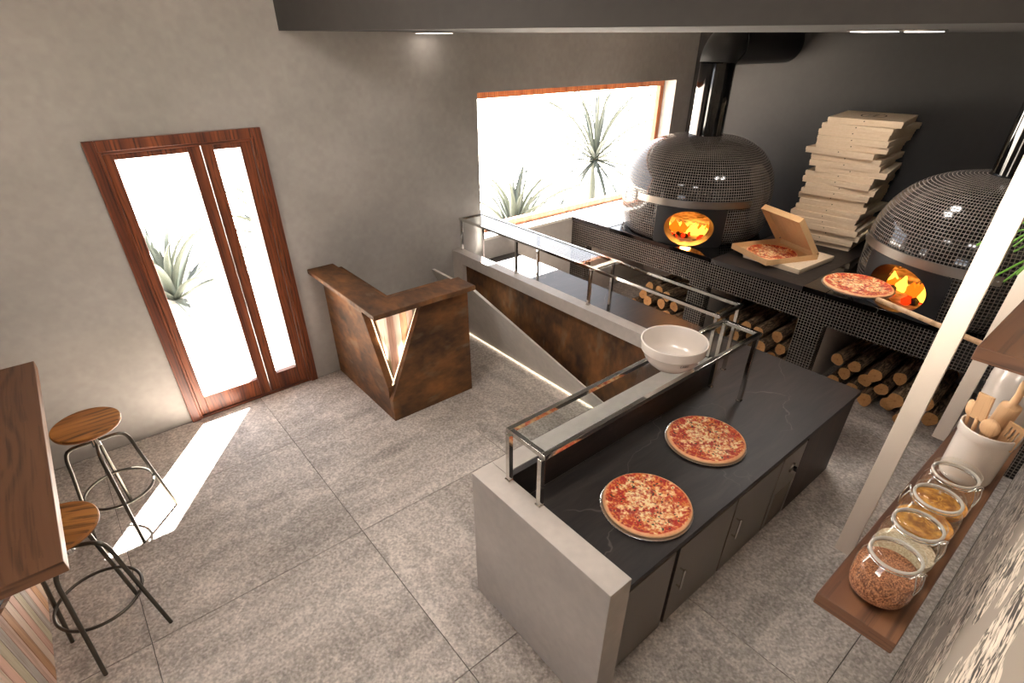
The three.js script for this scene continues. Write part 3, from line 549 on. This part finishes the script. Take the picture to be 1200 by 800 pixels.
// ---------------------------------------------------------------- pizza boxes
function boxGeo(w, d, h) {   // a closed box: base tray and an overlapping lid
  return { base: boxUV(bx(-w / 2 + 0.004, w / 2 - 0.004, 0, h * 0.55, -d / 2 + 0.004, d / 2 - 0.004), 2), lid: boxUV(bx(-w / 2, w / 2, h * 0.4, h - 0.0005, -d / 2, d / 2, 0.002), 2) };
}
{
  const W = 0.72, Dp = 0.60, H = 0.0522, g = boxGeo(W, Dp, H), n = 22;
  const lean = [0.0, 0.0, 0.01, 0.0, -0.03, -0.02, 0.02, 0.02, 0.01, 0.02, 0.0, 0.01, 0.0, 0.02, 0.01, 0.03, -0.01, 0.02, 0.03, 0.0, 0.01, 0.02];
  const hole = new THREE.CylinderGeometry(0.005, 0.005, 0.002, 10);
  let first;
  for (let i = 0; i < n; i++) {
    const x = 6.085 + lean[i] * 0.8 + rr(-0.035, 0.03), z = -2.125 + rr(-0.045, 0.045), t = 0.10 + rr(-0.09, 0.09);
    let b;
    if (i === n - 1 || !first) {
      b = thing('pizza_box', i ? 'topmost cardboard pizza box of the tall stack with dark print on its lid' : 'closed plain cardboard pizza box in the tall stack', 'box', [x, YB + i * H, z], t, 'pizza boxes in the tall stack');
      part(b, 'tray', g.base, M.card); const l = part(b, 'lid', g.lid, M.card);
      part(l, 'vent_hole', hole.clone().rotateZ(PI / 2).translate(-W / 2 - 0.0004, H * 0.68, 0), M.blackMatte);
      if (i) {
        const cv = document.createElement('canvas'); cv.width = cv.height = 256; const c = cv.getContext('2d'); c.strokeStyle = '#3a2a20'; c.lineWidth = 7; c.lineCap = 'round';
        c.beginPath(); c.ellipse(128, 128, 86, 60, 0, 0, 7); c.stroke(); for (let k = 0; k < 12; k++) { c.beginPath(); c.moveTo(70 + 10 * k, 100 + 14 * (k % 4)); c.lineTo(86 + 9 * k, 112 + 16 * ((k * 3) % 4)); c.stroke(); }
        const tx = new THREE.CanvasTexture(cv); tx.colorSpace = THREE.SRGBColorSpace;
        part(l, 'print', new THREE.PlaneGeometry(0.5, 0.42).rotateX(-PI / 2).translate(0, H + 0.0006, 0), std({ map: tx, alphaTest: 0.5, roughness: 0.8 }), 'dark printed drawing');
        delete b.userData.group;
      } else first = b;
    } else { b = copy(first); b.position.set(x, YB + i * H, z); b.rotation.y = t; }
  }
}
{
  const g = boxGeo(0.60, 0.56, 0.046), b = thing('pizza_box', 'closed cardboard pizza box lying under the open one', 'box', [5.12, YB, -2.10], -0.06);
  part(b, 'tray', g.base, M.card); part(b, 'lid', g.lid, M.card);
  const y = YB + 0.046, W = 0.56, Dp = 0.5, h = 0.05, t = 0.004, o = thing('pizza_box', 'open cardboard pizza box with a pizza inside', 'box', [5.02, y, -2.20], -0.40);
  part(o, 'tray', boxUV(merge(bx(-W / 2, W / 2, 0, t, -Dp / 2, Dp / 2), bx(-W / 2, -W / 2 + t, t, h, -Dp / 2, Dp / 2), bx(W / 2 - t, W / 2, t, h, -Dp / 2, Dp / 2), bx(-W / 2 + t, W / 2 - t, t, h, -Dp / 2, -Dp / 2 + t), bx(-W / 2 + t, W / 2 - t, t, h, Dp / 2 - t, Dp / 2)), 2), M.cardInner);
  const LW = 0.45, lid = boxUV(merge(bx(-LW, 0, 0, t, -Dp / 2, Dp / 2), bx(-LW, -LW + t, -h, 0, -Dp / 2, Dp / 2), bx(-LW + t, -0.02, -h, 0, -Dp / 2, -Dp / 2 + t), bx(-LW + t, -0.02, -h, 0, Dp / 2 - t, Dp / 2)), 2);
  lid.rotateZ(-50 * PI / 180); lid.translate(W / 2, h, 0);
  part(o, 'lid', lid, M.cardInner, 'raised cardboard lid');
  const pz = V3(-0.02, 0, 0).applyAxisAngle(V3(0, 1, 0), -0.40);
  pizza('cheese and tomato pizza lying in the open cardboard box', 5.02 + pz.x, y + 0.005, -2.20 + pz.z, 0.225, 2.2, false);
}

// ---------------------------------------------------------------- firewood
const logs = [0, 1, 2, 3].map((k) => {
  const g = new THREE.CylinderGeometry(1, 1, 1, 20, 8, true), p = g.attributes.position;
  for (let i = 0; i < p.count; i++) { const a = Math.atan2(p.getZ(i), p.getX(i)), y = p.getY(i), s = 1 + 0.07 * Math.sin(2 * a + k) + 0.05 * Math.sin(3 * a + 2 * k + y * 3) + 0.04 * Math.sin(5 * a - y * 5 + k); p.setX(i, p.getX(i) * s); p.setZ(i, p.getZ(i) * s); }
  g.computeVertexNormals();
  const uv = g.attributes.uv; for (let i = 0; i < uv.count; i++) uv.setXY(i, uv.getY(i) * 1.2 + k * 0.3, uv.getX(i) * 2);
  const e = new THREE.RingGeometry(0.001, 1, 20, 1), q = e.attributes.position;
  for (let i = 0; i < q.count; i++) { const a = Math.atan2(-q.getY(i), q.getX(i)), s = 1 + 0.07 * Math.sin(2 * a + k) + 0.05 * Math.sin(3 * a + 2 * k + 1.5) + 0.04 * Math.sin(5 * a - 2.5 + k); q.setX(i, q.getX(i) * s); q.setY(i, q.getY(i) * s); }
  e.rotateX(-PI / 2); e.translate(0, 0.5, 0);
  return { side: g, end: e, back: e.clone().rotateX(PI) };
});
let logN = 0;
function firewood(x, y, z, r, len, tilt, label, group) {
  const o = thing('firewood_log', label, 'log', [x, y, z], 0, group), k = logs[logN++ % 4];
  o.rotation.set(0, tilt, PI / 2, 'YZX'); o.scale.set(r * 0.93, len, r * 0.93);
  part(o, 'bark', k.side, M.bark); part(o, 'cut_end', k.end, M.cut, 'pale sawn end'); part(o, 'cut_end', k.back, M.cut, 'pale sawn end');
}
{
  const L3 = 'split firewood log with bark in the niche under the oven by the shelves', L2 = 'split firewood log with bark in the narrow middle niche', L1 = 'split firewood log with bark in the niche under the oven by the window';
  const stack = (list, label, group, xf) => list.forEach(([z, y, r, dx]) => { const len = rr(0.62, 0.7); firewood(xf + len / 2 + (dx ?? rr(0, 0.12)), y, z, r, len, rr(-0.05, 0.05), label, group); });
  stack([[-1.29, 0.066, 0.062], [-1.14, 0.066, 0.06], [-0.99, 0.066, 0.062], [-0.84, 0.066, 0.06], [-0.69, 0.066, 0.062, -0.06], [-0.54, 0.066, 0.062], [-1.215, 0.183, 0.056], [-1.065, 0.185, 0.058], [-0.915, 0.183, 0.056], [-0.76, 0.19, 0.068, -0.05], [-0.60, 0.185, 0.058], [-1.29, 0.298, 0.056], [-1.14, 0.298, 0.054], [-0.99, 0.30, 0.06, 0.02], [-0.84, 0.305, 0.056, 0.12]], L3, 'firewood in the niche by the shelves', 4.74);
  stack([[-2.47, 0.066, 0.062], [-2.32, 0.066, 0.062], [-2.17, 0.066, 0.062], [-2.02, 0.066, 0.062], [-1.87, 0.066, 0.062], [-1.73, 0.066, 0.062], [-2.395, 0.185, 0.058], [-2.245, 0.185, 0.056], [-2.095, 0.19, 0.06], [-1.94, 0.19, 0.068, -0.03], [-1.79, 0.185, 0.056], [-2.47, 0.30, 0.056], [-2.32, 0.30, 0.056], [-2.17, 0.302, 0.056], [-2.015, 0.31, 0.06, 0.0], [-1.86, 0.302, 0.056]], L2, 'firewood in the middle niche', 4.72);
  stack([[-3.55, 0.066, 0.062], [-3.40, 0.066, 0.062], [-3.25, 0.066, 0.06], [-3.10, 0.066, 0.062], [-2.95, 0.066, 0.062], [-3.475, 0.185, 0.058], [-3.325, 0.187, 0.06, -0.02], [-3.175, 0.185, 0.058], [-3.025, 0.185, 0.056], [-3.40, 0.30, 0.056], [-3.25, 0.30, 0.056], [-3.10, 0.30, 0.056]], L1, 'firewood in the niche by the window', 4.76);
}

// ---------------------------------------------------------------- table and stools
{
  const o = thing('bar_table', 'high walnut bar table with a base of pale vertical planks', 'table', [-0.9, 0, -3.0]);
  const g = (a, s, gr, r = 0.004) => ub(...a, r, s, gr, 0.2, 0.3).translate(0.9, 0, 3.0);
  part(o, 'table_top', g([-1.40, -0.447, 0.975, 1.03, -4.0, -2.08], 0.9, 'z'), M.walnut);
  part(o, 'base', bx(-1.36, -0.846, 0, 0.975, -3.95, -2.16).translate(0.9, 0, 3.0), M.blackMatte, 'black base');
  const line = (z) => 0.41 + (z + 2.8) * 0.475;
  let k = 0;
  for (let z = -3.66; z < -2.165; z += 0.0805) {
    const z1 = Math.min(z + 0.0745, -2.165), s = extrude(poly([[-z1, 0.002], [-z, 0.002], [-z, Math.max(0.006, line(z))], [-z1, line(z1)]]), 0.024); s.rotateY(PI / 2); s.translate(-0.846 + 0.9, 0, 3.0);
    part(o, 'plank', boxUV(s, 1.3, 'y', rnd(), rnd()), M.planks[(k++ * 5) % 6]);
  }
}
function stool(label, x, z, turn) {
  const o = thing('bar_stool', label, 'stool', [x, 0, z], turn);
  const seat = part(o, 'seat', boxUV(lathe([[0.001, 0.772], [0.16, 0.772], [0.17, 0.776], [0.173, 0.786], [0.172, 0.796], [0.166, 0.80], [0.001, 0.80]], 56), 2.2, 'x', 0.3, rnd()), M.rustic, 'round grained wooden seat');
  part(o, 'screw_column', merge(bar([0, 0.66, 0], [0, 0.772, 0], 0.014, 14), new THREE.CylinderGeometry(0.045, 0.045, 0.006, 20).translate(0, 0.768, 0), new THREE.CylinderGeometry(0.024, 0.024, 0.05, 16).translate(0, 0.665, 0)), M.chrome);
  for (const [i, a] of [[0, 0], [1, PI / 2]]) {
    const c = Math.cos(a), s = Math.sin(a), P = (r, y) => [r * c, y + (i ? 0.0 : 0.022) * sstep(0.5, 0.66, y), r * s];
    const pts = [P(0.236, 0), P(0.205, 0.24), P(0.172, 0.50), P(0.158, 0.60), P(0.142, 0.632), P(0.112, 0.646), P(0.05, 0.648), P(0, 0.648), P(-0.05, 0.648), P(-0.112, 0.646), P(-0.142, 0.632), P(-0.158, 0.60), P(-0.172, 0.50), P(-0.205, 0.24), P(-0.236, 0)];
    part(o, 'leg_hoop', tube(pts, 0.0105, 80, 10), M.stoolMetal);
  }
  const ring = []; for (let i = 0; i < 24; i++) { const a = i / 24 * 2 * PI; ring.push([0.186 * Math.cos(a), 0.295, 0.186 * Math.sin(a)]); }
  part(o, 'foot_ring', tube(ring, 0.008, 72, 8, true), M.stoolMetal);
  return o;
}
stool('bar stool with a round wooden seat and legs in the sun patch', -0.322, -3.478, 0);
stool('bar stool with a round wooden seat tucked against the corner of the walnut table', -0.529, -2.628, -0.45);

// ---------------------------------------------------------------- hanging shelf on the mural side
const SY = 1.46, UY = 2.0;
{
  const o = thing('hanging_shelf', 'walnut shelf unit of two boards hung on flat steel posts', 'shelf', [1.165, SY, -0.167]);
  const L = (g) => g.translate(-1.165, -SY, 0.167);
  part(o, 'shelf_board', L(ub(1.163, 3.1, SY - 0.04, SY, -0.166, 0.02, 0.003, 1.1, 'x', 0.1, 0.2)), M.walnut, 'lower walnut board');
  part(o, 'shelf_board', L(ub(1.692, 3.1, UY - 0.04, UY, -0.166, 0.02, 0.003, 1.1, 'x', 0.5, 0.6)), M.walnut, 'upper walnut board');
  for (const x of [1.395, 2.21]) part(o, 'post', L(boxUV(bx(x, x + 0.012, 1.417, CEIL, -0.2105, -0.1665, 0.001), 1)), M.post, 'flat steel post');
}
function jar(label, x, z, r, h, fill, fillH, turn) {
  const o = thing('storage_jar', label, 'jar', [x, SY, z], turn, undefined), b = h * 0.78;
  part(o, 'body', lathe([[0.001, 0.003], [r * 0.82, 0.003], [r * 0.93, 0.008], [r, 0.03], [r, b * 0.62], [r * 0.96, b * 0.78], [r * 0.84, b * 0.92], [r * 0.78, b]], 56), M.jarGlass, 'clear glass body');
  part(o, 'contents', lathe([[0.001, 0.006], [r * 0.80, 0.006], [r * 0.91, 0.012], [r * 0.975, 0.032], [r * 0.975, Math.min(fillH, b * 0.62)], [fillH > b * 0.62 ? r * 0.93 : r * 0.97, fillH], [r * 0.5, fillH + 0.004], [0.001, fillH + 0.006]], 48), fill);
  part(o, 'seal', new THREE.TorusGeometry(r * 0.78, 0.004, 8, 48).rotateX(PI / 2).translate(0, b + 0.004, 0), M.rubber, 'pale rubber seal');
  part(o, 'lid', lathe([[r * 0.79, b + 0.007], [r * 0.83, b + 0.012], [r * 0.83, b + 0.022], [r * 0.76, b + 0.028], [r * 0.60, b + 0.024], [0.001, b + 0.022]], 56), M.jarGlass, 'clear glass lid');
  part(o, 'clip', merge(tube([[r * 0.80, b - 0.012, -0.018], [r * 0.95, b + 0.006, -0.02], [r * 0.98, b + 0.02, 0], [r * 0.95, b + 0.006, 0.02], [r * 0.80, b - 0.012, 0.018]], 0.002, 24, 6), tube([[r * 0.98, b + 0.012, -0.012], [r * 1.1, b - 0.02, -0.009], [r * 1.08, b - 0.05, 0], [r * 1.1, b - 0.02, 0.009], [r * 0.98, b + 0.012, 0.012]], 0.002, 24, 6), new THREE.TorusGeometry(r * 0.80, 0.0018, 6, 48).rotateX(PI / 2).translate(0, b - 0.006, 0)), M.chrome, 'wire clip');
}
jar('clip-top glass jar two thirds full of reddish brown grain', 1.285, -0.072, 0.071, 0.172, M.grain, 0.092, -PI / 2 - 0.5);
jar('clip-top glass jar of pale oats next to the grain jar', 1.438, -0.072, 0.071, 0.172, M.oats, 0.05, -PI / 2 - 0.5);
jar('clip-top glass jar of golden pasta', 1.588, -0.072, 0.071, 0.172, M.pasta, 0.045, PI / 2 + 0.4);
jar('clip-top glass jar with a little golden pasta next to the utensil crock', 1.736, -0.072, 0.071, 0.172, M.pasta, 0.025, -PI / 2 - 0.5);
{
  const cx = 1.975, cz = -0.066, o = thing('utensil_crock', 'white ceramic crock holding wooden utensils', 'crock', [cx, SY, cz]);
  part(o, 'crock', lathe([[0.001, 0.004], [0.06, 0], [0.066, 0.004], [0.07, 0.02], [0.072, 0.165], [0.077, 0.168], [0.078, 0.195], [0.075, 0.199], [0.070, 0.196], [0.067, 0.17], [0.065, 0.02], [0.001, 0.012]], 56), M.ceramic);
  const tool = (name, label, x, z, lean, dir, build) => { const t = thing(name, label, 'utensil', [cx + x, SY + 0.016, cz + z]); build(t); t.rotation.set(lean * Math.cos(dir), 0, lean * Math.sin(dir)); return t; };
  const stick = (l, r) => bar([0, 0, 0], [0, l, 0], r, 10);
  tool('spatula', 'flat wooden spatula in the white crock', -0.03, -0.02, 0.10, 2.6, (t) => part(t, 'spatula', boxUV(merge(stick(0.22, 0.006), bx(-0.022, 0.022, 0.21, 0.30, -0.004, 0.004, 0.003)).rotateY(1.2), 4, 'y'), M.beech));
  tool('wooden_spoon', 'wooden spoon with a round bowl in the white crock', -0.035, 0.01, 0.13, 2.0, (t) => part(t, 'spoon', boxUV(merge(stick(0.19, 0.006), new THREE.SphereGeometry(0.026, 20, 14).scale(1, 1.15, 0.55).rotateY(1.3).translate(0, 0.21, 0)), 4, 'y'), M.beech));
  tool('wooden_spoon', 'narrow wooden spoon behind the spatula in the crock', -0.01, -0.04, 0.14, 3.6, (t) => part(t, 'spoon', boxUV(merge(stick(0.2, 0.005), new THREE.SphereGeometry(0.02, 18, 12).scale(1, 1.4, 0.5).rotateY(0.8).translate(0, 0.22, 0)), 4, 'y'), M.beech));
  tool('rolling_pin', 'wooden rolling pin standing in the white crock', 0.015, 0.0, 0.06, -0.6, (t) => part(t, 'rolling_pin', boxUV(lathe([[0.001, 0], [0.01, 0.004], [0.011, 0.05], [0.026, 0.058], [0.027, 0.068], [0.027, 0.255], [0.025, 0.262], [0.011, 0.268], [0.010, 0.30], [0.014, 0.33], [0.013, 0.345], [0.001, 0.35]], 28), 4, 'y'), M.beech));
  tool('slotted_spatula', 'slotted wooden spatula in the white crock', 0.01, 0.035, 0.22, 1.15, (t) => { const s = poly([[-0.024, 0.15], [0.024, 0.15], [0.03, 0.235], [-0.02, 0.245]]); for (const dx of [-0.01, 0.002, 0.014]) s.holes.push(new THREE.Path([[dx - 0.003, 0.18], [dx + 0.003, 0.18], [dx + 0.003, 0.225], [dx - 0.003, 0.225]].map((p) => new THREE.Vector2(...p)))); part(t, 'spatula', boxUV(merge(stick(0.16, 0.006), extrude(s, 0.006).translate(0, 0, -0.003)).rotateY(1.1), 4, 'y'), M.beech); });
}
{
  const o = thing('white_pot', 'white ceramic pot behind the rolling pin', 'pot', [2.34, SY, -0.07]);
  part(o, 'pot', lathe([[0.001, 0], [0.06, 0], [0.085, 0.02], [0.09, 0.22], [0.08, 0.3], [0.05, 0.34], [0.001, 0.35]], 40), M.ceramic);
}
// plants on the upper board
{
  const pot = (name, label, x, z, r, h) => { const o = thing(name, label, 'plant pot', [x, UY, z]); part(o, 'pot', boxUV(lathe([[0.001, 0.001], [r * 0.86, 0.001], [r * 0.9, 0.01], [r, h * 0.96], [r * 0.98, h], [r * 0.84, h], [r * 0.82, h * 0.85], [0.001, h * 0.84]], 40), 4), M.concrete); return o; };
  pot('concrete_pot', 'small rough concrete pot at the edge of the upper board', 1.83, -0.045, 0.055, 0.10);
  const o = pot('potted_grass', 'tall grey pot of arching green grass on the upper board', 2.06, -0.07, 0.075, 0.16);
  for (let i = 0; i < 34; i++) {
    const a = i < 16 ? rr(-2.9, -0.9) : rr(0, 2 * PI), l = rr(0.14, 0.26), s = rr(0.4, 1.0), h = rr(0.02, 0.12), pts = [[0, 0.13, 0], [0.25 * l * Math.sin(a), 0.15 + h, 0.25 * l * Math.cos(a)], [0.65 * l * Math.sin(a), 0.15 + h * 1.2, 0.65 * l * Math.cos(a)], [l * Math.sin(a), 0.14 + h * 0.6 - 0.05 * s, l * Math.cos(a)]];
    part(o, 'leaf', tube(pts, 0.0032, 12, 5).scale(1, 1, 1), M.leaf, undefined);
  }
}

// ---------------------------------------------------------------- plants outside
function leafGeo(l, w) {
  const pos = [], idx = [], n = 10;
  for (let i = 0; i <= n; i++) { const t = i / n, ww = w * Math.pow(1 - t, 0.75) * (0.45 + 1.1 * t * (1 - t) * 2), y = 0.9 * l * Math.sin(t * 1.15) * 0.95, z = l * (t * 0.55 + 0.35 * t * t * t); pos.push(-ww, y + 0.15 * ww, z, 0, y - 0.25 * ww, z, ww, y + 0.15 * ww, z, 0, y - 0.6 * ww - 0.01, z); }
  for (let i = 0; i < n; i++) for (const [a, b] of [[0, 1], [1, 2], [2, 3], [3, 0]]) { const q = i * 4; idx.push(q + a, q + b, q + 4 + a, q + b, q + 4 + b, q + 4 + a); }
  const g = new THREE.BufferGeometry(); g.setAttribute('position', new THREE.Float32BufferAttribute(pos, 3)); g.setIndex(idx); g.computeVertexNormals(); return g;
}
const agaveLeaf = leafGeo(1, 0.075), yuccaLeaf = leafGeo(1, 0.032);
function agave(label, x, z, size, n, trunk = 0) {
  const o = thing(trunk ? 'yucca' : 'agave', label, 'plant', [x, -0.05, z]);
  if (trunk) part(o, 'trunk', new THREE.CylinderGeometry(0.06, 0.08, trunk, 14).translate(0, trunk / 2, 0), M.agave);
  for (let i = 0; i < n; i++) { const t = i / n, m = part(o, i ? 'leaf_' + String(i).padStart(3, '0') : 'leaf', trunk ? yuccaLeaf : agaveLeaf, M.agave); m.position.y = trunk; m.rotation.set(trunk ? mix(1.55, -0.5, t) + rr(-0.15, 0.15) : mix(0.62, -0.45, t) + rr(-0.12, 0.12), i * 2.4, 0, 'YXZ'); m.scale.setScalar(size * mix(1, 0.75, t) * rr(0.85, 1.1)); }
}
agave('pale yucca with long narrow spiky leaves outside the wide window', 7.75, -7.0, 1.7, 64, 0.9);
agave('broad-leaved pale agave outside the wide window in front of the yucca', 5.6, -6.7, 1.4, 30);
agave('low pale agave outside at the left corner of the wide window', 3.6, -6.9, 0.9, 20);
agave('low pale agave outside at the right end of the wide window sill', 7.2, -5.5, 0.6, 22);
agave('pale agave outside the glazed door', 0.7, -7.4, 1.3, 26);
agave('pale agave farther away outside the narrow side leaf of the door', 2.6, -9.0, 1.6, 26);

renderer.render(scene, camera);
